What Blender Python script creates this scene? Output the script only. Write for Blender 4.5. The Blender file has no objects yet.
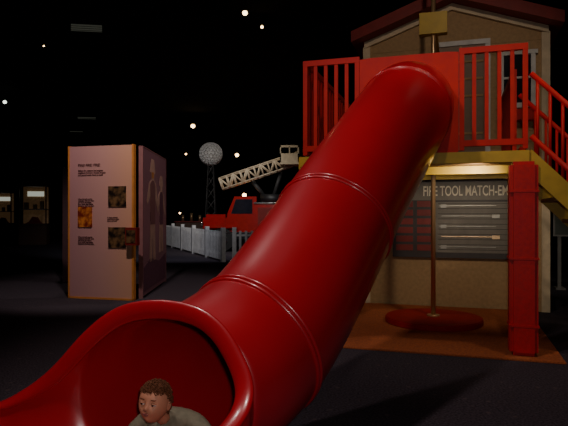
import bpy, bmesh, math, random
from mathutils import Vector, Matrix, Euler
random.seed(4)
sc=bpy.context.scene
COL=sc.collection

# ---------------------------------------------------------------- materials
def mat(name,c,rough=0.6,metal=0.0,var=0.12,scale=8.0,bump=0.0,emit=None,es=1.0,coat=0.0,spec=None):
    m=bpy.data.materials.new(name); m.use_nodes=True
    nt=m.node_tree; b=nt.nodes['Principled BSDF']
    tc=nt.nodes.new('ShaderNodeTexCoord'); nz=nt.nodes.new('ShaderNodeTexNoise')
    nz.inputs['Scale'].default_value=scale; nz.inputs['Detail'].default_value=5
    nt.links.new(tc.outputs['Object'],nz.inputs['Vector'])
    r=nt.nodes.new('ShaderNodeValToRGB')
    r.color_ramp.elements[0].position=0.3; r.color_ramp.elements[1].position=0.7
    r.color_ramp.elements[0].color=(*[max(0,x*(1-var)) for x in c],1)
    r.color_ramp.elements[1].color=(*[min(1,x*(1+var)) for x in c],1)
    nt.links.new(nz.outputs['Fac'],r.inputs['Fac']); nt.links.new(r.outputs['Color'],b.inputs['Base Color'])
    b.inputs['Roughness'].default_value=rough; b.inputs['Metallic'].default_value=metal
    if spec is not None: b.inputs['Specular IOR Level'].default_value=spec
    if coat: b.inputs['Coat Weight'].default_value=coat; b.inputs['Coat Roughness'].default_value=0.12
    if bump:
        bp=nt.nodes.new('ShaderNodeBump'); bp.inputs['Strength'].default_value=bump; bp.inputs['Distance'].default_value=0.01
        nt.links.new(nz.outputs['Fac'],bp.inputs['Height']); nt.links.new(bp.outputs['Normal'],b.inputs['Normal'])
    if emit:
        b.inputs['Emission Color'].default_value=(*emit,1); b.inputs['Emission Strength'].default_value=es
    return m
M={}
M['slide']=mat('slide_red_plastic',(0.42,0.008,0.018),0.30,var=0.06,scale=2,coat=0.35,spec=0.7)
M['red']=mat('red_paint',(0.46,0.010,0.010),0.55,spec=0.25)
M['vinyl']=mat('red_vinyl',(0.50,0.008,0.014),0.5,bump=0.12,scale=30,spec=0.3)
M['padred']=mat('pad_red',(0.30,0.008,0.008),0.6,spec=0.2)
M['roofred']=mat('roof_red',(0.22,0.012,0.012),0.6)
M['yellow']=mat('yellow_paint',(0.46,0.30,0.02),0.5)
M['tan']=mat('tan_wall',(0.42,0.27,0.13),0.7,bump=0.1,scale=20)
M['cream']=mat('cream_trim',(0.66,0.54,0.36),0.6)
M['wood']=mat('deck_wood',(0.22,0.12,0.05),0.7,scale=4,var=0.3)
M['door']=mat('door_paint',(0.20,0.12,0.07),0.5)
M['dark']=mat('black_metal',(0.012,0.012,0.014),0.5)
M['glass']=mat('dark_window_glass',(0.02,0.02,0.03),0.08)
M['brass']=mat('brass',(0.66,0.44,0.24),0.3,metal=0.75,var=0.05)
M['board']=mat('board_charcoal',(0.045,0.036,0.036),0.5)
M['boardgrey']=mat('board_grey',(0.19,0.17,0.14),0.5)
M['steel']=mat('steel',(0.35,0.34,0.30),0.4,metal=0.4)
M['steel2']=mat('tower_steel',(0.03,0.03,0.03),0.6)
M['darkred']=mat('dark_red_strip',(0.22,0.018,0.014),0.5)
M['ltxt']=mat('cream_lettering',(0.9,0.84,0.68),0.6,var=0.02)
M['dtxt']=mat('dark_lettering',(0.10,0.03,0.03),0.7,var=0.02)
M['mat']=mat('orange_rubber_mat',(0.36,0.090,0.025),0.9,scale=60,var=0.35,bump=0.2)
M['white']=mat('white_paint',(0.6,0.6,0.58),0.5)
M['fence']=mat('fence_white',(0.75,0.75,0.74),0.5)
M['truck']=mat('truck_red',(0.40,0.012,0.01),0.25,coat=0.5)
M['tyre']=mat('tyre_rubber',(0.02,0.02,0.02),0.8)
M['chrome']=mat('chrome',(0.7,0.7,0.7),0.15,metal=1.0)
M['lamp']=mat('lamp_glow',(1,0.8,0.5),0.5,emit=(1.0,0.66,0.30),es=9)
M['lampw']=mat('lamp_glow_white',(1,1,1),0.5,emit=(0.9,1.0,0.85),es=3)
M['caselit']=mat('case_backlight',(0.5,0.30,0.15),0.5,emit=(0.9,0.5,0.22),es=0.02,var=0.6,scale=3)
M['casesign']=mat('case_sign',(0.8,0.8,0.7),0.5,emit=(0.85,0.9,0.75),es=0.4)
M['casewood']=mat('case_wood',(0.10,0.05,0.03),0.5)
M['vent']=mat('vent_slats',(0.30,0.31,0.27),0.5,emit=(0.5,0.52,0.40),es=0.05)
M['wall']=mat('dark_wall',(0.012,0.009,0.010),0.9,scale=1)
M['ceil']=mat('black_ceiling',(0.008,0.006,0.007),0.95,scale=2)
M['edge']=mat('panel_edge_orange',(0.72,0.28,0.06),0.5)
M['skin']=mat('skin',(0.50,0.215,0.13),0.55,var=0.06,scale=20,spec=0.3)
M['hair']=mat('hair_curly_brown',(0.115,0.040,0.018),0.8,var=0.4,scale=90,spec=0.2)
M['shirt']=mat('shirt_grey',(0.20,0.185,0.13),0.9,var=0.15,scale=40,bump=0.3,spec=0.2)
M['pants']=mat('pants_denim',(0.05,0.07,0.13),0.9,scale=80)
M['lip']=mat('lips',(0.38,0.11,0.09),0.5)
M['eyew']=mat('eye_white',(0.6,0.56,0.52),0.3,var=0.01)
M['iris']=mat('iris',(0.03,0.015,0.01),0.15)
M['teal']=mat('sign_teal_grey',(0.10,0.12,0.10),0.6)

def carpet():
    m=mat('dark_carpet',(0.050,0.042,0.052),0.95,scale=60,var=0.6,bump=0.3,spec=0.1)
    nt=m.node_tree; b=nt.nodes['Principled BSDF']
    ramp=[n for n in nt.nodes if n.type=='VALTORGB'][0]
    vo=nt.nodes.new('ShaderNodeTexVoronoi'); vo.inputs['Scale'].default_value=7
    tc=[n for n in nt.nodes if n.type=='TEX_COORD'][0]
    nt.links.new(tc.outputs['Object'],vo.inputs['Vector'])
    r=nt.nodes.new('ShaderNodeValToRGB'); r.color_ramp.elements[0].position=0.08; r.color_ramp.elements[1].position=0.16
    r.color_ramp.elements[0].color=(1,1,1,1); r.color_ramp.elements[1].color=(0,0,0,1)
    nt.links.new(vo.outputs['Distance'],r.inputs['Fac'])
    mx=nt.nodes.new('ShaderNodeMix'); mx.data_type='RGBA'
    nt.links.new(r.outputs['Color'],mx.inputs['Factor']); nt.links.new(ramp.outputs['Color'],mx.inputs['A'])
    mx.inputs['B'].default_value=(0.085,0.065,0.07,1)
    nt.links.new(mx.outputs['Result'],b.inputs['Base Color'])
    return m
M['carpet']=carpet()
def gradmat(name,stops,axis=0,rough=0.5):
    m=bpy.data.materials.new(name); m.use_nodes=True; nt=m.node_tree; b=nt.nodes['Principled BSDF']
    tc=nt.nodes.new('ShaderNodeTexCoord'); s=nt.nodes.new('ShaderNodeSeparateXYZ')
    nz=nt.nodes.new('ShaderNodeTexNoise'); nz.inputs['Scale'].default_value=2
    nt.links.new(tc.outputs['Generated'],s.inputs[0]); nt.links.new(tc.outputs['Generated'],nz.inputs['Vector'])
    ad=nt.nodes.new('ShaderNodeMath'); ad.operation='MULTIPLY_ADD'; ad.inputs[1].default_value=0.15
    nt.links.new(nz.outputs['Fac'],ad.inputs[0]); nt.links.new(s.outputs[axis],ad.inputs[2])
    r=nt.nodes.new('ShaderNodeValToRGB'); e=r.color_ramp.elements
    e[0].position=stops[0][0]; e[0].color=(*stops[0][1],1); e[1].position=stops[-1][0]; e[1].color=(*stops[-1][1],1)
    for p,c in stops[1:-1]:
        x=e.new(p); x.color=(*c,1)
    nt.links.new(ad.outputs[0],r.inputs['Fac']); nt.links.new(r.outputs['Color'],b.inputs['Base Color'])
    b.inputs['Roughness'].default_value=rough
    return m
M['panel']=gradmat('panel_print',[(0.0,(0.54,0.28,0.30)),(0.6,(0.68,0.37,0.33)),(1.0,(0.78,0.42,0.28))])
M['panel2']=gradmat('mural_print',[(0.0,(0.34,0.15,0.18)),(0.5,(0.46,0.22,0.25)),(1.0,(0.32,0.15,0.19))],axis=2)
def photomat(name,a,b_):
    m=mat(name,a,0.4,var=0.0,scale=9); r=[n for n in m.node_tree.nodes if n.type=='VALTORGB'][0]
    r.color_ramp.elements[0].color=(*a,1); r.color_ramp.elements[1].color=(*b_,1)
    r.color_ramp.elements[0].position=0.42; r.color_ramp.elements[1].position=0.62
    return m
M['ph1']=photomat('photo_print_orange',(0.22,0.025,0.01),(0.8,0.26,0.05))
M['ph2']=photomat('photo_print_sepia',(0.02,0.012,0.01),(0.22,0.12,0.05))
M['mur']=mat('mural_figure_light',(0.68,0.42,0.32),0.6)
M['murs']=mat('mural_figure_shade',(0.30,0.13,0.13),0.6)
M['murd']=mat('mural_figure_dark',(0.20,0.08,0.12),0.6)
M['pdark']=mat('panel_back_dark',(0.06,0.025,0.03),0.6)
M['ladder']=mat('ladder_aluminium',(0.62,0.52,0.36),0.5)

# ---------------------------------------------------------------- helpers
def link(o,parent=None,m=None):
    COL.objects.link(o)
    if parent: o.parent=parent
    if m is not None: o.data.materials.append(M[m] if isinstance(m,str) else m)
    return o
def empty(name,loc=(0,0,0),rz=0):
    e=bpy.data.objects.new(name,None); e.location=loc; e.rotation_euler=(0,0,rz); e.empty_display_size=0.1
    COL.objects.link(e); return e
def smooth(me):
    for p in me.polygons: p.use_smooth=True
def box(name,a,b,m,parent=None,bevel=0.0,rot=None):
    bm=bmesh.new(); bmesh.ops.create_cube(bm,size=1)
    c=[(a[i]+b[i])/2 for i in range(3)]; s=[abs(b[i]-a[i]) for i in range(3)]
    for v in bm.verts: v.co=Vector((v.co.x*s[0],v.co.y*s[1],v.co.z*s[2]))
    if bevel: bmesh.ops.bevel(bm,geom=bm.edges[:],offset=bevel,segments=2,affect='EDGES')
    me=bpy.data.meshes.new(name); bm.to_mesh(me); bm.free()
    o=bpy.data.objects.new(name,me); o.location=c
    if rot: o.rotation_euler=rot
    return link(o,parent,m)
def boxes(name,lst,m,parent=None):
    bm=bmesh.new()
    for a,b in lst:
        r=bmesh.ops.create_cube(bm,size=1)
        for v in r['verts']:
            v.co=Vector([(a[i]+b[i])/2+v.co[i]*abs(b[i]-a[i]) for i in range(3)])
    me=bpy.data.meshes.new(name); bm.to_mesh(me); bm.free()
    return link(bpy.data.objects.new(name,me),parent,m)
def rods(name,segs,r,m,parent=None,n=10):
    bm=bmesh.new()
    for p,q in segs:
        p=Vector(p);q=Vector(q);d=q-p
        mt=Matrix.Translation((p+q)/2)@d.to_track_quat('Z','Y').to_matrix().to_4x4()
        bmesh.ops.create_cone(bm,cap_ends=True,segments=n,radius1=r,radius2=r,depth=d.length,matrix=mt)
    me=bpy.data.meshes.new(name); bm.to_mesh(me); bm.free(); 
    for p in me.polygons: p.use_smooth=len(p.vertices)==4
    return link(bpy.data.objects.new(name,me),parent,m)
def poly(name,pts,thick,m,parent=None,axis='Y'):
    y0,y1=thick; bm=bmesh.new()
    A=[bm.verts.new((x,y0,z) if axis=='Y' else (y0,x,z)) for x,z in pts]
    B=[bm.verts.new((x,y1,z) if axis=='Y' else (y1,x,z)) for x,z in pts]
    bm.faces.new(A); bm.faces.new(B[::-1]); n=len(pts)
    for i in range(n): bm.faces.new((A[i],A[(i+1)%n],B[(i+1)%n],B[i]))
    bmesh.ops.recalc_face_normals(bm,faces=bm.faces[:])
    me=bpy.data.meshes.new(name); bm.to_mesh(me); bm.free()
    return link(bpy.data.objects.new(name,me),parent,m)
def ball(name,c,s,m,parent=None,seg=24,rot=None):
    bm=bmesh.new(); bmesh.ops.create_uvsphere(bm,u_segments=seg,v_segments=seg//2,radius=1)
    for v in bm.verts: v.co=Vector((v.co.x*s[0],v.co.y*s[1],v.co.z*s[2]))
    me=bpy.data.meshes.new(name); bm.to_mesh(me); bm.free(); smooth(me)
    o=bpy.data.objects.new(name,me); o.location=c
    if rot: o.rotation_euler=rot
    return link(o,parent,m)
def text(name,body,loc,size,m,parent=None,rot=(math.pi/2,0,0),ext=0.003,align='LEFT',bold=0.0,width=None):
    cu=bpy.data.curves.new(name,'FONT'); cu.body=body; cu.size=size; cu.extrude=ext; cu.align_x=align; cu.offset=bold
    o=bpy.data.objects.new(name,cu); o.location=loc; o.rotation_euler=rot
    link(o,parent,m)
    if width:
        bpy.context.view_layer.update()
        o.scale=(width/o.dimensions.x,1,1)
    return o
def skin(name,verts,radii,edges,m,parent=None,sub=2,root=0):
    me=bpy.data.meshes.new(name); me.from_pydata(verts,edges,[]); me.update()
    o=bpy.data.objects.new(name,me); link(o,parent,m)
    md=o.modifiers.new('skin','SKIN'); md.use_smooth_shade=True
    sv=me.skin_vertices[0].data if me.skin_vertices else None
    if sv is None:
        bpy.context.view_layer.objects.active=o; bpy.ops.mesh.customdata_skin_add(); sv=me.skin_vertices[0].data
    for i,r in enumerate(radii):
        sv[i].radius=(r,r) if not isinstance(r,tuple) else r
    for i in range(len(radii)): sv[i].use_root=(i==root)
    s=o.modifiers.new('sub','SUBSURF'); s.levels=sub; s.render_levels=sub
    return o

# ---------------------------------------------------------------- room
XL,XR,YB,YF,ZC=-17,12,-4,38,6.0
box('floor',(XL,YB,-0.1),(XR,YF,0),'carpet')
box('ceiling',(XL,YB,ZC),(XR,YF,ZC+0.1),'ceil')
box('wall_left',(XL-0.1,YB,0),(XL,YF,ZC),'wall'); box('wall_right',(XR,YB,0),(XR+0.1,YF,ZC),'wall')
box('wall_back',(XL,YF,0),(XR,YF+0.1,ZC),'wall'); box('wall_front',(XL,YB-0.1,0),(XR,YB,ZC),'wall')

# ---------------------------------------------------------------- playhouse
FL=(0.21,6.07,0); RZ=-math.radians(17.3)
H=empty('fire_station_playhouse',FL,RZ)
W0,W1,HN,EZ,PZ=0.25,2.85,2.7,4.0,4.46
UM=(W0+W1)/2
poly('house_body',[(W0,0),(W1,0),(W1,EZ),(UM,PZ),(W0,EZ)],(HN,HN+1.8),'tan',H)
ov=0.16; sl=(PZ-EZ)/(UM-W0)
for nm,s in (('roof_left',-1),('roof_right',1)):
    xe=UM+s*(UM-W0+ov); ze=EZ-sl*ov
    poly(nm,[(UM,PZ+0.04),(xe,ze+0.04),(xe,ze+0.20),(UM,PZ+0.22)],(HN-0.3,HN+2.0),'roofred',H)
    xi=UM+s*(UM-W0); 
    poly(nm+'_gable_trim',[(UM,PZ-0.06),(xi,EZ-0.06),(xi,EZ+0.035),(UM,PZ+0.035)],(HN-0.05,HN-0.002),'cream',H)
boxes('corner_boards',[((W0-0.02,HN-0.03,0),(W0+0.09,HN+0.05,EZ-0.04)),((W1-0.09,HN-0.03,0),(W1+0.02,HN+0.05,EZ-0.04))],'cream',H)
boxes('clapboards',[((W0+0.09,HN-0.006,2.1+i*0.16),(W1-0.09,HN,2.105+i*0.16+0.02)) for i in range(12)],'tan',H)
d0,d1,dz=1.264,2.08,3.93
boxes('door_frame',[((d0,HN-0.05,2.02),(d0+0.07,HN-0.002,dz)),((d1-0.07,HN-0.05,2.02),(d1,HN-0.002,dz)),((d0,HN-0.055,dz-0.07),(d1,HN-0.002,dz))],'white',H)
box('door_leaf',(d0+0.07,HN-0.03,2.02),(d1-0.07,HN-0.002,dz-0.07),'door',H)
boxes('door_muntins',[((d0+0.1,HN-0.045,z),(d1-0.1,HN-0.03,z+0.03)) for z in (2.55,3.1,3.35,3.6)]+[((1.655,HN-0.045,3.1),(1.685,HN-0.03,3.85))],'tan',H)
w0,w1,wz0,wz1=2.2,2.68,2.95,3.72
boxes('window_frame',[((w0,HN-0.05,wz0),(w0+0.06,HN-0.002,wz1)),((w1-0.06,HN-0.05,wz0),(w1,HN-0.002,wz1)),((w0-0.03,HN-0.055,wz1-0.06),(w1+0.03,HN-0.002,wz1)),((w0-0.03,HN-0.07,wz0-0.05),(w1+0.03,HN-0.002,wz0+0.02)),((w0,HN-0.04,3.32),(w1,HN-0.002,3.35))],'white',H)
box('window_glass',(w0+0.05,HN-0.02,wz0),(w1-0.05,HN-0.002,wz1-0.05),'glass',H)
box('window_planter',(w0,HN-0.2,2.7),(w1,HN-0.005,2.86),'red',H,0.01)
DZ=2.0; hu,hn,hr=1.33,1.39,0.42
boxes('deck',[((0,0.0,DZ-0.06),(2.25,hn-hr,DZ)),((0,hn+hr,DZ-0.06),(2.25,HN-0.01,DZ)),((0,hn-hr,DZ-0.06),(hu-hr,hn+hr,DZ)),((hu+hr,hn-hr,DZ-0.06),(2.25,hn+hr,DZ))],'wood',H)
boxes('deck_beams',[((-0.03,-0.05,DZ-0.10),(2.28,0.0,DZ+0.01)),((-0.05,0,DZ-0.12),(0,HN-0.02,DZ+0.01)),((2.25,0,DZ-0.12),(2.3,HN-0.02,DZ+0.01)),
   ((0,0.85,DZ-0.15),(2.25,0.9,DZ-0.06)),((0,1.85,DZ-0.15),(2.25,1.9,DZ-0.06))],'yellow',H)
RT,RB=3.03,2.1
def railing(name,p,q,n):
    p=Vector(p);q=Vector(q)
    bm_l=[]
    d=(q-p)
    for i in range(n+1):
        x=p+d*(i/n); r=0.024 if i in (0,n) else 0.019
        bm_l.append(((x.x-r,x.y-r,RB-0.07 if i in(0,n) else RB),(x.x+r,x.y+r,RT)))
    o=0.028
    for z in (RT,RB):
        bm_l.append(((min(p.x,q.x)-o*0.9,min(p.y,q.y)-o*0.9,z-0.03),(max(p.x,q.x)+o*0.9,max(p.y,q.y)+o*0.9,z+0.03)))
    return boxes(name,bm_l,'red',H)
railing('railing_front_a',(0.03,0,0),(0.60,0,0),5)
railing('railing_front_b',(1.66,0,0),(2.25,0,0),5)
railing('railing_side',(0.03,0.1,0),(0.03,2.6,0),16)
railing('railing_side_b',(2.25,1.05,0),(2.25,2.6,0),10)
def holed_panel():
    u0,u1,z0,z1=0.63,1.63,1.98,3.03; cx,cz,r=1.13,2.52,0.40; n=48
    bm=bmesh.new()
    def ring(y):
        inn=[];out=[]
        for i in range(n):
            a=2*math.pi*i/n; ca,sa=math.cos(a),math.sin(a)
            inn.append(bm.verts.new((cx+r*ca,y,cz+r*sa)))
            tx=((u1-cx) if ca>0 else (cx-u0))/max(abs(ca),1e-6); tz=((z1-cz) if sa>0 else (cz-z0))/max(abs(sa),1e-6)
            t=min(tx,tz); out.append(bm.verts.new((cx+t*ca,y,cz+t*sa)))
        return inn,out
    a,b=ring(-0.04); c,d=ring(0.0)
    for i in range(n):
        j=(i+1)%n
        bm.faces.new((a[i],a[j],b[j],b[i])); bm.faces.new((c[i],d[i],d[j],c[j]))
        bm.faces.new((a[i],c[i],c[j],a[j])); bm.faces.new((b[i],b[j],d[j],d[i]))
    bmesh.ops.recalc_face_normals(bm,faces=bm.faces[:])
    me=bpy.data.meshes.new('slide_entry_panel'); bm.to_mesh(me); bm.free()
    link(bpy.data.objects.new('slide_entry_panel',me),H,'red')
holed_panel()
box('padded_post',(2.10,-0.11,0.02),(2.36,0.13,1.90),'vinyl',H,0.035)
boxes('pad_straps',[((2.095,-0.117,z),(2.365,0.137,z+0.02)) for z in (0.3,0.95,1.6)],'vinyl',H)
box('post_back_left',(0.0,2.4,0.02),(0.12,2.52,1.9),'cream',H)
box('post_front_left',(0.02,0.02,0.02),(0.16,0.16,1.9),'red',H)
sx,sl_=2.30,9; run=0.22; rise=DZ/sl_
steps=[((sx+i*run,0.02,DZ-(i+1)*rise-0.04),(sx+(i+1)*run+0.03,0.98,DZ-(i+1)*rise)) for i in range(sl_-1)]
boxes('stair_treads',steps,'wood',H)
ex=sx+run*sl_
for k,y in enumerate((-0.04,0.99)):
    poly('stair_stringer_%d'%k,[(sx,DZ+0.02),(sx,DZ-0.24),(ex-0.25,0.0),(ex,0.0)],(y,y+0.05),'yellow',H)
    L=[]; hh=0.74
    for i in range(18):
        x=sx+0.06+i*(ex-sx-0.1)/17; z=DZ-(x-sx)/(ex-sx)*DZ
        L.append(((x,y+0.025,z),(x,y+0.025,z+hh)))
    rods('stair_balusters_%d'%k,L,0.016,'red',H)
    rods('stair_handrail_%d'%k,[((sx,y+0.025,DZ+hh+.02),(ex,y+0.025,hh+.02)),((sx,y+0.025,DZ+0.15),(ex,y+0.025,0.15))],0.026,'red',H)
boxes('pole_bracket',[((hu-0.17,hn-0.06,3.66),(hu+0.17,hn+0.06,3.93)),((hu-0.04,hn+0.06,3.76),(hu+0.04,HN,3.84))],'yellow',H)

G=empty('matching_game_board',FL,RZ)
b0,b1=0.69,2.58
box('board_back',(b0,HN-0.09,0.74),(b1,HN-0.035,1.98),'board',G)
box('board_header',(b0+0.02,HN-0.10,1.59),(b1-0.02,HN-0.09,1.86),'boardgrey',G)
text('board_title','FIRE TOOL MATCH-EM-UP',(1.134,HN-0.103,1.655),0.205,'ltxt',G,bold=0.003,width=1.36)
box('tool_field',(b0+0.62,HN-0.10,0.82),(b1-0.04,HN-0.09,1.56),'boardgrey',G)
boxes('red_strips',[((b0+0.05,HN-0.1,0.84+i*0.13),(b0+0.30,HN-0.09,0.93+i*0.13)) for i in range(6)],'darkred',G)
boxes('label_strips',[((b0+0.36,HN-0.1,0.84+i*0.13),(b0+0.56,HN-0.09,0.93+i*0.13)) for i in range(6)],'darkred',G)
boxes('peg_rows',[((b0+0.66,HN-0.103,0.86+i*0.075),(b1-0.08,HN-0.1,0.868+i*0.075)) for i in range(10)],'board',G)
tl=[]
for i in range(5):
    z=0.90+i*0.15; x=b0+0.68+0.03*(i%2)
    tl.append(((x,HN-0.125,z),(x+0.78,HN-0.105,z+0.012)))
    tl.append(((x+ (0.70 if i%2 else 0.02),HN-0.13,z-0.025),(x+(0.80 if i%2 else 0.10),HN-0.105,z+0.028)))
boxes('tools',tl[:2]+tl[4:],'steel',G)
boxes('tool_brass',tl[2:4],'brass',G)

PM=empty('floor_play_mat',FL,RZ)
box('mat_slab',(-0.35,-0.22,0.0),(2.58,HN-0.05,0.018),'mat',PM,0.005)
FP=empty('fire_pole',FL,RZ)
rods('pole',[((hu,hn,0.09),(hu,hn,5.98))],0.028,'brass',FP,20)
rods('pole_base_flange',[((hu,hn,0.09),(hu,hn,0.115))],0.08,'brass',FP,24)
LP=empty('landing_pad',FL,RZ)
def disc(name,c,r,z0,z1,m,parent,bev=0.012):
    bm=bmesh.new(); bmesh.ops.create_cone(bm,cap_ends=True,segments=64,radius1=r,radius2=r,depth=z1-z0)
    ed=[e for e in bm.edges if abs(e.verts[0].co.z-e.verts[1].co.z)<1e-5]
    bmesh.ops.bevel(bm,geom=ed,offset=bev,segments=3,affect='EDGES')
    me=bpy.data.meshes.new(name); bm.to_mesh(me); bm.free()
    o=bpy.data.objects.new(name,me); o.location=(c[0],c[1],(z0+z1)/2); return link(o,parent,m)
disc('pad',(hu,hn),0.60,0.018,0.09,'padred',LP)

# ---------------------------------------------------------------- tube slide
S=empty('tube_slide')
st=[
(1.36,5.92,2.51,.42,.42,180),(1.33,5.80,2.51,.42,.42,180),(1.235,5.50,2.46,.43,.43,180),(1.10,5.20,2.30,.43,.43,180),(.80,4.745,1.905,.43,.43,180),(.50,4.28,1.51,.43,.43,180),(.22,3.82,1.11,.43,.43,180),
(-.070,3.35,.735,.43,.43,180),(-.27,3.06,.575,.43,.43,180),(-.48,2.86,.49,.435,.425,180),(-.59,2.76,.475,.465,.435,178),
(-.62,2.71,.465,.49,.42,134),(-.68,2.64,.44,.54,.37,107),(-.88,2.50,.41,.585,.33,94),(-1.20,2.34,.385,.60,.305,88),(-1.58,2.17,.375,.61,.295,84)]
pov={9:(-.86,.51),10:(-.95,.32),11:(-.95,.32),12:(-.92,.39),13:(-.80,.60),14:(-.55,.83),15:(-.42,.91)}
def cr(a,b,c,d,t):
    return [0.5*((2*b[i])+(-a[i]+c[i])*t+(2*a[i]-5*b[i]+4*c[i]-d[i])*t*t+(-a[i]+3*b[i]-3*c[i]+d[i])*t**3) for i in range(len(a))]
full=[]
for i,s in enumerate(st):
    if i in pov: p=Vector((*pov[i],0)).normalized()
    else:
        t=Vector(st[min(i+1,len(st)-1)][:3])-Vector(st[max(i-1,0)][:3]); p=t.cross(Vector((0,0,1))).normalized()
    full.append(list(s)+[p.x,p.y])
samp=[];key=[]; SUBD=8
for i in range(len(full)-1):
    a=full[max(i-1,0)];b=full[i];c=full[i+1];d=full[min(i+2,len(full)-1)]
    key.append(len(samp))
    for k in range(SUBD):
        t=k/SUBD; v=cr(a,b,c,d,t)
        if i<10: v[5]=b[5]+(c[5]-b[5])*t
        elif i==10: v[5]=b[5]+(c[5]-b[5])*math.sqrt(t)
        samp.append(v)
samp.append(list(full[-1])); key.append(len(samp)-1)
NS=72; rings=[];frames=[]
for i,s in enumerate(samp):
    c=Vector(s[:3]); t=(Vector(samp[min(i+1,len(samp)-1)][:3])-Vector(samp[max(i-1,0)][:3])).normalized()
    p=Vector((s[6],s[7],0)).normalized(); q=p.cross(t).normalized()
    if i>key[9]: q=q.lerp(Vector((0,0,1)),min(1,(i-key[9])/SUBD)).normalized()
    frames.append((c,p,q,t))
    th=math.radians(min(180,s[5])); R=[]
    for k in range(NS+1):
        a=-th+2*th*k/NS
        R.append(c+p*s[3]*math.sin(a)-q*s[4]*math.cos(a))
    rings.append(R)
bm=bmesh.new(); V=[[bm.verts.new(x) for x in R] for R in rings]
for i in range(len(V)-1):
    for k in range(NS): bm.faces.new((V[i][k],V[i][k+1],V[i+1][k+1],V[i+1][k]))
bmesh.ops.remove_doubles(bm,verts=bm.verts[:],dist=0.0005)
bmesh.ops.recalc_face_normals(bm,faces=bm.faces[:])
me=bpy.data.meshes.new('tube_shell'); bm.to_mesh(me); bm.free(); smooth(me)
o=link(bpy.data.objects.new('tube_shell',me),S,'slide')
sd=o.modifiers.new('th','SOLIDIFY'); sd.thickness=0.018; sd.offset=0
def curve_tube(name,pts,r,m,parent,cyclic=False):
    cu=bpy.data.curves.new(name,'CURVE'); cu.dimensions='3D'; sp=cu.splines.new('POLY'); sp.points.add(len(pts)-1)
    for i,p in enumerate(pts): sp.points[i].co=(*p,1)
    sp.use_cyclic_u=cyclic; sp.use_smooth=True; cu.bevel_depth=r; cu.bevel_resolution=5; cu.use_fill_caps=True
    return link(bpy.data.objects.new(name,cu),parent,m)
i0=key[10]
def flatrim():
    items=[(rings[i][0],i) for i in range(len(rings)-1,i0,-1)]+[(rings[i0][0].lerp(rings[i0][NS],0.5),i0)]+[(rings[i][NS],i) for i in range(i0+1,len(rings))]
    P=[x for x,_ in items]; O=[]
    for pt,i in items:
        c,p,q,tt=frames[i]; o_=pt-c; O.append((o_.normalized(),tt))
    for _ in range(3):
        P=[P[0]]+[(P[i-1]+P[i]*2+P[i+1])/4 for i in range(1,len(P)-1)]+[P[-1]]
    L=[0]
    for i in range(1,len(P)): L.append(L[-1]+(P[i]-P[i-1]).length)
    n=140; Q=[];QO=[];QT=[]
    j=0
    for k in range(n):
        s=L[-1]*k/(n-1)
        while j<len(L)-2 and L[j+1]<s: j+=1
        f=min(1,max(0,(s-L[j])/max(1e-6,L[j+1]-L[j])))
        Q.append(P[j].lerp(P[j+1],f)); QO.append(O[j][0].lerp(O[j+1][0],f)); QT.append(O[j][1].lerp(O[j+1][1],f))
    bm=bmesh.new(); R=[]
    for i in range(n):
        t=(Q[min(i+1,n-1)]-Q[max(i-1,0)]).normalized()
        o_=QO[i]; o_=(o_-t*o_.dot(t)).normalized(); f=t.cross(o_).normalized()
        ring=[]
        for k in range(16):
            a=2*math.pi*k/16
            ring.append(bm.verts.new(Q[i]+o_*(0.030+0.048*math.cos(a))+f*(0.020*math.sin(a))))
        R.append(ring)
    for i in range(n-1):
        for k in range(16): bm.faces.new((R[i][k],R[i][(k+1)%16],R[i+1][(k+1)%16],R[i+1][k]))
    bm.faces.new(R[0]); bm.faces.new(R[-1][::-1]); bmesh.ops.recalc_face_normals(bm,faces=bm.faces[:])
    me=bpy.data.meshes.new('mouth_rim'); bm.to_mesh(me); bm.free(); smooth(me); link(bpy.data.objects.new('mouth_rim',me),S,'slide')
flatrim()
for n_,ki,rr in (('entry_collar',key[1],0.03),('seam_ring_1',key[3]-2,0.011),('seam_ring_2',key[5]+4,0.013),('seam_ring_3',key[7]+4,0.014)):
    c,p,q,t=frames[ki]
    for dd in (-0.017,0.017):
        pts=[c+t*dd+(p*math.cos(a)+q*math.sin(a))*(0.438) for a in [2*math.pi*j/64 for j in range(64)]]
        curve_tube(n_+('_a' if dd<0 else '_b'),pts,rr,'slide',S,True)
box('exit_foot',(-1.10,2.30,0.0),(-0.75,2.60,0.075),'slide',S,0.01)

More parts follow.
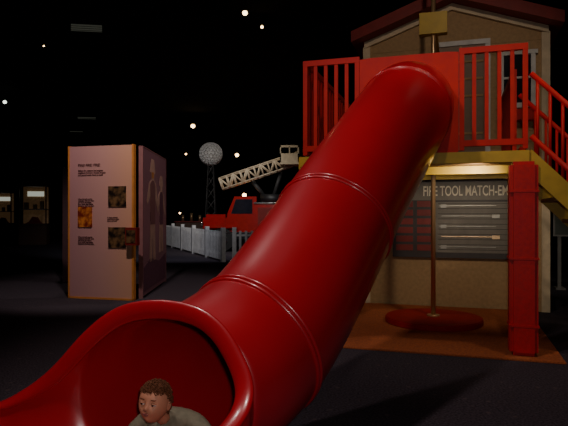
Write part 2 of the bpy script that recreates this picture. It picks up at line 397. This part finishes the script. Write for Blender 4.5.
# ---------------------------------------------------------------- toddler
T=empty('toddler')
sh=[(-.53,2.76,.17),(-.545,2.725,.27),(-.54,2.69,.36),(-.57,2.625,.418),
    (-.445,2.635,.425),(-.37,2.585,.375),(-.345,2.54,.325),
    (-.655,2.715,.405),(-.725,2.70,.345),(-.75,2.68,.305)]
skin('shirt',sh,[(.095,.08),(.10,.088),(.096,.080),(.053,.048),.056,.050,.043,.054,.048,.042],
     [(0,1),(1,2),(2,3),(2,4),(4,5),(5,6),(2,7),(7,8),(8,9)],'shirt',T)
skin('neck',[(-.568,2.64,.41),(-.585,2.59,.465),(-.595,2.555,.50)],[.040,.036,.038],[(0,1),(1,2)],'skin',T,1)
def arm_hand(nm,e,w,fd,up,thumb):
    e=Vector(e);w=Vector(w);fd=Vector(fd).normalized();up=Vector(up).normalized();sd_=fd.cross(up).normalized()*thumb
    palm=w+fd*.035
    vs=[e,e.lerp(w,.5),w,palm,palm+fd*.015]; rr=[.029,.027,(.019,.019),(.024,.014),(.024,.012)]
    skin(nm+'_forearm',vs,rr,[(0,1),(1,2),(2,3),(3,4)],'skin',T,2)
    for i,(off,l) in enumerate(((.019,.036),(.0065,.042),(-.0065,.039),(-.019,.030))):
        b=palm+sd_*off+fd*.006
        k=[b,b+fd*(.018+l*.35),b+fd*(.018+l*.7)-up*.006,b+fd*(.018+l)-up*.016]
        skin(nm+'_finger_%d'%(i+1),k,[.0075,.007,.0065,.0055],[(0,1),(1,2),(2,3)],'skin',T,2)
    b=w+fd*.014+sd_*.014
    skin(nm+'_thumb',[b,b+sd_*.018+fd*.012,b+sd_*.026+fd*.032-up*.005],[.009,.008,.0065],[(0,1),(1,2)],'skin',T,2)
arm_hand('left',(-.345,2.54,.33),(-.40,2.45,.26),(-.45,-.85,-.25),(.45,-.25,.85),1)
arm_hand('right',(-.75,2.68,.31),(-.80,2.60,.135),(-.6,-.75,-.15),(-.1,.1,.98),-1)
F=Vector((-.66,-.75,0)); Lf=Vector((.75,-.66,0)); hp=Vector((-.53,2.76,.155))
lv=[hp]; 
for s in (1,-1):
    lv+= [hp+Lf*.055*s+F*.03, hp+Lf*.075*s+F*.18+Vector((0,0,.025)), hp+Lf*.07*s+F*.26+Vector((0,0,-.005)),hp+Lf*.065*s+F*.34+Vector((0,0,-.03))]
skin('trousers',lv,[(.095,.08),.072,.055,.05,.042,.072,.055,.05,.042],[(0,1),(1,2),(2,3),(3,4),(0,5),(5,6),(6,7),(7,8)],'pants',T)
for nm,s in (('left',1),('right',-1)):
    a=hp+Lf*.065*s+F*.35+Vector((0,0,-.035))
    skin(nm+'_shoe',[a,a+F*.035+Vector((0,0,-.005)),a+F*.06+Vector((0,0,.05))],[.032,.034,.026],[(0,1),(1,2)],'white',T,2)
HC=Vector((-.590,2.52,.538)); fdir=Vector((-.22,-.95,.16)).normalized()
hy=-fdir; hx=hy.cross(Vector((0,0,1))).normalized(); hz=hx.cross(hy).normalized()
HM=Matrix((( hx.x,hy.x,hz.x,HC.x),(hx.y,hy.y,hz.y,HC.y),(hx.z,hy.z,hz.z,HC.z),(0,0,0,1)))@Matrix.Rotation(math.radians(5),4,'Y')@Matrix.Scale(0.99,4)
he=bpy.data.objects.new('head',None); COL.objects.link(he); he.parent=T; he.matrix_local=HM
def g(v,c,s): 
    return math.exp(-sum(((v[i]-c[i])/s[i])**2 for i in range(3)))
def head_pt(u):
    x,y,z=u
    w=.069*(1.0+.05*z-(.22*max(0,-z-.3) )); dp=.083; hh=.092
    P=Vector((x*w,y*dp,z*hh))
    if y<0: P.y*=(1-.10*(1-abs(x)))
    P.y-= .0155*g(u,(0,-.98,-.20),(.13,.5,.12)) + .006*g(u,(0,-1,0.0),(.09,.5,.2))
    P.y-= .004*(g(u,(.08,-.98,-.24),(.07,.5,.07))+g(u,(-.08,-.98,-.24),(.07,.5,.07)))
    P.y+= .009*(g(u,(.36,-.92,0.02),(.17,.4,.12))+g(u,(-.36,-.92,0.02),(.17,.4,.12)))
    P.y-= .007*(g(u,(.42,-.8,-.38),(.25,.5,.22))+g(u,(-.42,-.8,-.38),(.25,.5,.22)))
    P.y-= .006*g(u,(0,-.85,-.48),(.2,.4,.1)) + .009*g(u,(0,-.6,-.80),(.25,.5,.16))
    P.y-= .004*g(u,(0,-.85,.32),(.6,.5,.15))
    return P
bm=bmesh.new(); bmesh.ops.create_icosphere(bm,subdivisions=5,radius=1)
for v in bm.verts: v.co=head_pt(tuple(v.co.normalized()))
me=bpy.data.meshes.new('head_skin'); bm.to_mesh(me); bm.free(); smooth(me); link(bpy.data.objects.new('head_skin',me),he,'skin')
for s in (1,-1):
    ball('eyeball',(s*.027,-.0660,.002),(.0110,.0110,.0085),'eyew',he)
    ball('iris',(s*.027-.001,-.0748,.001),(.0062,.0035,.0062),'iris',he,16)
    ball('upper_lid',(s*.027,-.0672,.0062),(.0128,.0118,.0068),'skin',he)
    ball('eyebrow',(s*.028,-.0780,.022),(.0145,.004,.0026),'hair',he,12,(0,s*-.12,0))
    bm=bmesh.new(); bmesh.ops.create_uvsphere(bm,u_segments=24,v_segments=16,radius=1)
    for v in bm.verts:
        r=math.hypot(v.co.y,v.co.z); x=v.co.x
        k=-.45*math.exp(-(r/.5)**2) if x*s>0 else 0
        v.co=Vector((x*.006+k*.008*s, v.co.y*.013*(1-.25*max(0,-v.co.z)), v.co.z*.021))
    me=bpy.data.meshes.new('ear'); bm.to_mesh(me); bm.free(); smooth(me)
    o=bpy.data.objects.new('ear',me); o.location=(s*.070,.006,-.008); o.rotation_euler=(0,s*.12,s*-.4); link(o,he,'skin')
    ball('nostril',(s*.0055,-.0935,-.0245),(.003,.003,.002),'dtxt',he,10)
ball('upper_lip',(0,-.0775,-.0395),(.0165,.006,.0036),'lip',he,16)
ball('lower_lip',(0,-.0765,-.0470),(.0135,.006,.0042),'lip',he,16)
ball('mouth_line',(0,-.0815,-.0432),(.0145,.0024,.0014),'dtxt',he,12)
bm=bmesh.new()
def hairline(u):
    x,y,z=u
    return z> (0.50 if y<-.3 else (0.50-(y+.3)*1.2)) if y<.45 else z>-.45
bmesh.ops.create_icosphere(bm,subdivisions=4,radius=1)
dl=[]
for v in bm.verts:
    u=tuple(v.co.normalized())
    if hairline(u): v.co=head_pt(u)*1.03
    else: dl.append(v)
bmesh.ops.delete(bm,geom=dl,context='VERTS')
cnt=0
while cnt<620:
    z=random.uniform(-.5,1);a=random.uniform(0,2*math.pi);r=math.sqrt(1-z*z);u=(r*math.cos(a),r*math.sin(a),z)
    if not hairline(u): continue
    cnt+=1
    P=head_pt(u)*(1.03+random.uniform(0,.07)); rot=Euler([random.uniform(0,6.28) for _ in range(3)]).to_matrix().to_4x4()
    R0=random.uniform(.0042,.0075); r0=.0021
    ringv=[]
    for i in range(9):
        t=2*math.pi*i/9; c=Vector((R0*math.cos(t),R0*math.sin(t),(i-4)*.0006)); 
        row=[]
        for j in range(5):
            b=2*math.pi*j/5
            row.append(bm.verts.new(Matrix.Translation(P)@rot@(c+Vector((math.cos(t)*math.cos(b),math.sin(t)*math.cos(b),math.sin(b)))*r0)))
        ringv.append(row)
    for i in range(9):
        for j in range(5): bm.faces.new((ringv[i][j],ringv[i][(j+1)%5],ringv[(i+1)%9][(j+1)%5],ringv[(i+1)%9][j]))
me=bpy.data.meshes.new('curly_hair'); bm.to_mesh(me); bm.free(); smooth(me); link(bpy.data.objects.new('curly_hair',me),he,'hair')

# ---------------------------------------------------------------- exhibit panels
E=empty('exhibit_panel',(-3.53,9.1,0),math.atan2(-.3,1.14))
PW=1.14; PH=2.49
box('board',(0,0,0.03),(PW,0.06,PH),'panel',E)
boxes('edge_strips',[((PW,-0.005,0),(PW+0.035,0.065,PH+0.01)),((-0.03,-0.005,0),(0,0.065,PH+0.01)),((-0.03,-.005,0),(PW+.035,.065,.03))],'edge',E)
tx=(math.pi/2,0,0)
text('heading','FIRE! FIRE! FIRE!',(0.16,-0.004,2.16),0.06,'dtxt',E,tx)
text('intro','Before fire stations had engines,\nneighbors formed a bucket brigade\nand passed water hand to hand.',(0.16,-0.004,2.08),0.036,'dtxt',E,tx)
body='When the bell rang the\nvolunteers left their work\nand ran to the station.\nEvery family kept leather\nbuckets by the front door.'
text('column_a',body,(0.16,-0.004,1.62),0.028,'dtxt',E,tx)
text('column_b',body,(0.16,-0.004,1.00),0.028,'dtxt',E,tx)
text('column_c','A steam pumper\ncould throw water\nover a tall roof.',(0.70,-0.004,1.32),0.028,'dtxt',E,tx)
for nm,a,b,m in (('photo_a',(0.16,1.17),(0.42,1.50),'ph1'),('photo_b',(0.72,1.50),(1.04,1.83),'ph2'),('photo_c',(0.72,0.84),(1.04,1.17),'ph2')):
    box(nm,(a[0],-0.012,a[1]),(b[0],0,b[1]),m,E)
boxes('flip_box',[((1.08,-0.10,0.89),(1.28,-0.005,1.17))],'darkred',E)
box('flip_box_label',(1.10,-0.106,0.93),(1.26,-0.1,1.13),'ph2',E)
E2=empty('mural_panel',(-2.31,9.05,0),math.atan2(2.25,-.10))
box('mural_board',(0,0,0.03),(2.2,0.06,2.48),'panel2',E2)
boxes('mural_edges',[((-0.03,-0.005,0),(0,0.065,2.49)),((2.2,-.005,0),(2.23,.065,2.49)),((-.03,-.005,2.48),(2.23,.065,2.5))],'murs',E2)
def sil(nm,pts,ox,oz,s,m,y=-0.006):
    poly(nm,[(ox+x*s,oz+z*s) for x,z in pts],(y,-0.001),m,E2)
fig=[(-.25,0),(-.06,0),(0,.55),(.06,0),(.26,0),(.2,.7),(.24,1.05),(.48,.8),(.55,.88),(.3,1.3),(.12,1.38),(.14,1.48),(.24,1.5),(.12,1.72),(-.1,1.72),(-.24,1.5),(-.12,1.48),(-.1,1.38),(-.3,1.3),(-.5,1.0),(-.42,.95),(-.22,1.1),(-.2,.7)]
coat=[(-.2,.62),(.2,.62),(.22,1.28),(.1,1.36),(-.1,1.36),(-.22,1.28)]
face=[(-.08,1.40),(.08,1.40),(.09,1.50),(-.09,1.50)]
sil('painted_firefighter',fig,0.80,0.55,1.05,'mur'); sil('painted_coat',coat,0.80,0.55,1.05,'murs',-.009); sil('painted_face',face,0.80,0.55,1.05,'edge',-.009)
sil('painted_firefighter_b',fig,1.65,0.65,0.85,'mur'); sil('painted_coat_b',coat,1.65,0.65,.85,'murd',-.009)
sil('painted_ground',[(.05,.1),(2.15,.1),(2.15,.6),(1.4,.5),(.6,.62),(.05,.5)],0,0,1,'murd')
E3=empty('exhibit_panel.001',(-4.38,11.0,0),0.15)
box('board',(0,0,0.03),(0.75,0.06,2.3),'pdark',E3)
boxes('edge_strips',[((0.75,-0.005,0),(0.78,0.065,2.32)),((-0.03,-0.005,0),(0,0.065,2.32))],'pdark',E3)
# low sign stand to the right of the playhouse
E4=empty('sign_stand',(5.0,10.2,0),-0.3)
boxes('legs',[((.05,0,0),(.11,.06,1.0)),((1.3,0,0),(1.36,.06,1.0)),((0,-.15,0),(.16,.2,.03)),((1.25,-.15,0),(1.41,.2,.03))],'steel',E4)
box('sign_face',(0,-.03,1.0),(1.4,0.0,1.82),'teal',E4,.005)
boxes('sign_frame',[((-.03,-.04,.97),(1.43,.01,1.0)),((-.03,-.04,1.82),(1.43,.01,1.85)),((-.03,-.04,1.0),(0,.01,1.82)),((1.4,-.04,1.0),(1.43,.01,1.82))],'steel',E4)
text('sign_text','HOW FAST CAN\nYOU GET DRESSED?',(0.08,-.034,1.6),0.13,'ltxt',E4)

# ---------------------------------------------------------------- picket fence
PF=empty('picket_fence')
def fence(p,q,nm):
    p=Vector(p);q=Vector(q);L=(q-p).length;e=bpy.data.objects.new(nm,None);COL.objects.link(e);e.parent=PF
    e.location=p;e.rotation_euler=(0,0,math.atan2((q-p).y,(q-p).x))
    boxes(nm+'_rails',[((0,-.02,z),(L,.02,z+.06)) for z in (.2,.72)],'fence',e)
    n=int(L/.16); bl=[]
    for i in range(n+1):
        x=i*L/n
        bl.append(((x-.035,-.04,.06),(x+.035,-.02,.88)))
    boxes(nm+'_pickets',bl,'fence',e)
    m=int(L/1.8)+1
    boxes(nm+'_posts',[((i*L/m-.06,-.05,0),(i*L/m+.06,.07,.98)) for i in range(m+1)],'fence',e)
fence((-5.2,24,0),(-1.75,15.8,0),'run_a'); fence((-1.45,16.1,0),(0.6,16.3,0),'run_b')

# ---------------------------------------------------------------- fire truck
FT=empty('fire_truck',(-3.0,20.0,0),0)
box('chassis',(0,0.1,0.45),(4.6,1.7,0.75),'dark',FT)
box('rear_body',(1.9,0,0.7),(4.6,1.8,1.75),'truck',FT,0.04)
box('hood',(0.0,0.3,0.7),(0.95,1.5,1.35),'truck',FT,0.12)
poly('cab',[(0.9,0.7),(2.0,0.7),(2.0,2.0),(1.2,2.0),(0.95,1.4)],(0.05,1.75),'truck',FT)
poly('cab_side_window',[(1.08,1.38),(1.85,1.38),(1.85,1.90),(1.25,1.90)],(0.035,0.05),'glass',FT)
boxes('fenders',[((0.2,-.06,.86),(1.3,.25,.92)),((3.05,-.06,.9),(4.15,.1,.96))],'truck',FT)
boxes('lockers',[((2.05+i*.62,-.02,.85),(2.6+i*.62,0,1.6)) for i in range(4)],'darkred',FT)
boxes('chrome_trim',[((0,-.03,.66),(4.6,0,.71)),((-.12,.15,.5),(0,1.65,.66)),((1.9,-.03,1.74),(4.6,0,1.79))],'chrome',FT)
for i,(x,y) in enumerate(((0.75,-.02),(3.6,-.02),(0.75,1.6),(3.6,1.6))):
    rods('wheel_%d'%i,[((x,y,.43),(x,y+.24,.43))],.43,'tyre',FT,32); rods('hub_%d'%i,[((x,y-.02,.43),(x,y+.25,.43))],.2,'chrome',FT,20)
for i,y in enumerate((.5,1.3)): ball('headlight_%d'%i,(-.02,y,1.0),(.07,.12,.12),'chrome',FT)
ball('beacon',(1.5,.9,2.07),(.08,.08,.08),'lamp',FT)
A=Vector((0.7,.9,2.3)); B=Vector((4.3,.9,3.5)); seg=[]
dd=(B-A); upv=Vector((-dd.z,0,dd.x)).normalized()*.42
for y in (-.28,.28):
    o_=Vector((0,y,0)); seg+=[(A+o_,B+o_),(A+o_+upv,B+o_+upv)]
    for i in range(14):
        a=A+dd*(i/14)+o_; b=A+dd*((i+1)/14)+o_; seg.append((a,b+upv) if i%2 else (a+upv,b)); seg.append((a,a+upv))
for i in range(15):
    a=A+dd*(i/14); seg.append((a+Vector((0,-.28,0)),a+Vector((0,.28,0))))
rods('aerial_ladder',seg,.03,'ladder',FT,8)
rods('turntable',[((2.6,.9,1.75),(2.6,.9,2.1))],.5,'dark',FT,32)
rods('ladder_strut',[((2.6,.9,2.0),(2.9,.9,2.95)),((2.3,.9,2.0),(1.8,.9,2.6))],.08,'steel2',FT,12)
boxes('bucket',[((2.85,.35,3.2),(3.55,1.45,3.27)),((2.85,.35,3.27),(2.89,1.45,3.9)),((3.51,.35,3.27),(3.55,1.45,3.9)),((2.85,.35,3.27),(3.55,.39,3.6)),((2.85,.35,3.82),(3.55,.39,3.9)),((3.18,.35,3.6),(3.22,.39,3.85))],'ladder',FT)

LG=empty('lattice_globe',(-2.98,22.5,0))
bm=bmesh.new(); bmesh.ops.create_icosphere(bm,subdivisions=3,radius=.47)
seg=[(e.verts[0].co+Vector((0,0,3.8)),e.verts[1].co+Vector((0,0,3.8))) for e in bm.edges]; bm.free()
rods('lattice',seg,.016,'white',LG,6)
ball('inner_core',(0,0,3.8),(.40,.40,.40),'steel',LG)
s4=[(-.25,-.25),(.25,-.25),(.25,.25),(-.25,.25)]; seg=[]
for i,(x,y) in enumerate(s4):
    x2,y2=s4[(i+1)%4]; seg.append(((x,y,0),(x*.4,y*.4,3.35)))
    for k in range(7):
        f=lambda z:1-.6*z/3.35
        z0=k*.48;z1=z0+.48; seg.append(((x*f(z0),y*f(z0),z0),(x2*f(z1),y2*f(z1),z1)))
rods('tower',seg,.02,'steel2',LG,6)

# ---------------------------------------------------------------- display cases
def case(loc,w,h,d=0.7,rz=0.2):
    C=empty('display_case',loc,rz)
    box('cabinet',(0,0,0),(w,d,h*.32),'casewood',C,.02)
    box('cabinet_top',(-.03,-.03,h*.32),(w+.03,d+.03,h*.34),'casewood',C)
    box('back_panel',(.05,d-.06,h*.34),(w-.05,d-.03,h*.93),'caselit',C)
    boxes('frame_posts',[((x,y,h*.34),(x+.05,y+.05,h*.93)) for x in (0,w-.05) for y in (0,d-.05)],'casewood',C)
    box('canopy',(-.03,-.03,h*.93),(w+.03,d+.03,h),'casewood',C)
    boxes('shelf',[((.05,.1,h*.56),(w-.05,d-.06,h*.575))],'steel',C)
    poly('helmet',[(w*.2,h*.34),(w*.8,h*.34),(w*.72,h*.37),(w*.62,h*.44),(w*.45,h*.45),(w*.33,h*.37)],(d*.3,d*.6),'darkred',C)
    boxes('artifacts',[((w*.12,d*.5,h*.575),(w*.3,d*.6,h*.68)),((w*.45,d*.5,h*.575),(w*.6,d*.6,h*.65)),((w*.7,d*.5,h*.575),(w*.85,d*.6,h*.70))],'brass',C)
    box('case_label',(w*.2,d-.09,h*.78),(w*.8,d-.07,h*.86),'casesign',C)
    return C
case((-11.55,24,0),1.15,2.75); case((-14.9,28,0),1.0,2.6)
CT=empty('exhibit_counter',(-5.3,27,0))
box('counter_base',(0,0,0),(1.9,.7,.95),'casewood',CT,.02); box('counter_top',(-.05,-.05,.95),(1.95,.75,1.0),'darkred',CT)
for i in range(4): 
    rods('counter_bell_%d'%i,[((.3+i*.42,.3,1.0),(.3+i*.42,.3,1.3+.1*(i%2)))],.07,'brass',CT,14)

def vent(loc,w,h,n):
    V_=empty('air_vent',loc,0.15)
    boxes('vent_frame',[((0,0,0),(w,.1,.03)),((0,0,h),(w,.1,h+.03)),((0,0,0),(.03,.1,h)),((w-.03,0,0),(w,.1,h))],'dark',V_)
    boxes('vent_slat',[((.04,.02,.03+i*(h-.02)/n),(w-.04,.06,.03+i*(h-.02)/n+.025)) for i in range(n)],'vent',V_)
    rods('hanger',[((.1,.05,h),(.1,.05,ZC-loc[2])),((w-.1,.05,h),(w-.1,.05,ZC-loc[2]))],.01,'dark',V_,6)
vent((-5.18,13.3,5.76),.8,.22,4); vent((-8.65,22,6.05),.85,.12,2) if False else vent((-8.75,23,5.95-.0-.0),.85,.03,1) if False else vent((-9.2,24.5,5.55),.85,.14,2); vent((-9.75,25,5.05),.65,.1,1)

def spotfix(px,py,Z=None,Y=None,r=.05,m='lamp'):
    if Y is None: Y=(Z-1.4)*552/(213-py)
    X=(px-284)/552*Y; Z=1.4+(213-py)/552*Y
    C=empty('ceiling_spotlight',(X,Y,Z))
    rods('stem',[((0,.06,.08),(0,.06,max(.1,ZC-Z)))],.012,'dark',C,8)
    rods('can',[((0,.0,.0),(0,.22,.09))],r*1.25,'dark',C,16)
    ball('bulb',(0,-.005,-.002),(r,r*.5,r),m,C,16)
spotfix(245,13,Z=5.7,r=.055); spotfix(262,27,Z=5.7,r=.035); spotfix(193,126,Z=5.4,r=.10); spotfix(5,102,Z=5.6,r=.07,m='lampw')
spotfix(237,155,Y=30,r=.10); spotfix(186,154,Y=34,r=.06); spotfix(44,46,Z=5.6,r=.02); spotfix(180,213,Y=34,r=.06); spotfix(258,123,Y=33,r=.04)

# ---------------------------------------------------------------- lights
def spot(name,loc,tgt,e,col=(1,.85,.65),ang=60,blend=.6,r=.08):
    l=bpy.data.lights.new(name,'SPOT'); l.energy=e; l.color=col; l.spot_size=math.radians(ang); l.spot_blend=blend; l.shadow_soft_size=r
    o=bpy.data.objects.new(name,l); o.location=loc; o.rotation_euler=(Vector(tgt)-Vector(loc)).to_track_quat('-Z','Y').to_euler(); COL.objects.link(o)
spot('key_slide_spot',(-1.4,2.2,5.5),(0.2,4.2,1.4),360,(1,.78,.72),75,.6,.15)
spot('slide_edge_fill',(-2.6,5.2,5.6),(0.0,3.9,1.2),220,(1,.82,.78),55,.6,.15)  # added light without a fixture, gives the tube its edge highlight
spot('deck_spot',(1.2,2.2,5.6),(2.0,7.0,2.9),190,(1,.8,.62),50)
spot('panel_spot',(-2.3,6.6,5.4),(-2.9,9,1.7),430,(1,.82,.76),50)
spot('mural_fill',(-0.6,9.6,5.6),(-2.35,10.2,1.5),170,(1,.82,.78),50)  # added fill from the right to brighten the dark mural panel
spot('truck_spot',(-2.5,16.5,5.8),(-1.8,20.5,1.8),400,(1,.88,.75),80)
spot('fence_spot',(-2.4,14.0,5.8),(-3.5,20,0.5),520,(.9,.9,1.0),75)
spot('board_fill',(2.1,5.9,1.86),(2.2,8.4,1.2),48,(1,.82,.6),125,1.0,.05)  # added fill under the deck, lifts the shadowed board and wall
spot('mat_spot',(2.6,4.4,5.6),(2.0,6.2,0.0),110,(1,.8,.65),50,.8,.1)
spot('sign_spot',(4.6,7.8,5.6),(5.6,10.2,1.4),60,(1,.9,.8),40)
l=bpy.data.lights.new('camera_flash','POINT'); l.energy=85; l.shadow_soft_size=.03; l.color=(1,.93,.9)
o=bpy.data.objects.new('camera_flash',l); o.location=(0.06,-.02,1.5); COL.objects.link(o)
w=bpy.data.worlds.new('world'); w.use_nodes=True; w.node_tree.nodes['Background'].inputs[0].default_value=(.5,.4,.45,1); w.node_tree.nodes['Background'].inputs[1].default_value=.02; sc.world=w

cam=bpy.data.cameras.new('camera'); cam.sensor_width=36; cam.lens=35.0; cam.clip_start=.05; cam.clip_end=200
co=bpy.data.objects.new('camera',cam); co.location=(0,0,1.4); co.rotation_euler=(math.pi/2,0,0); COL.objects.link(co); sc.camera=co
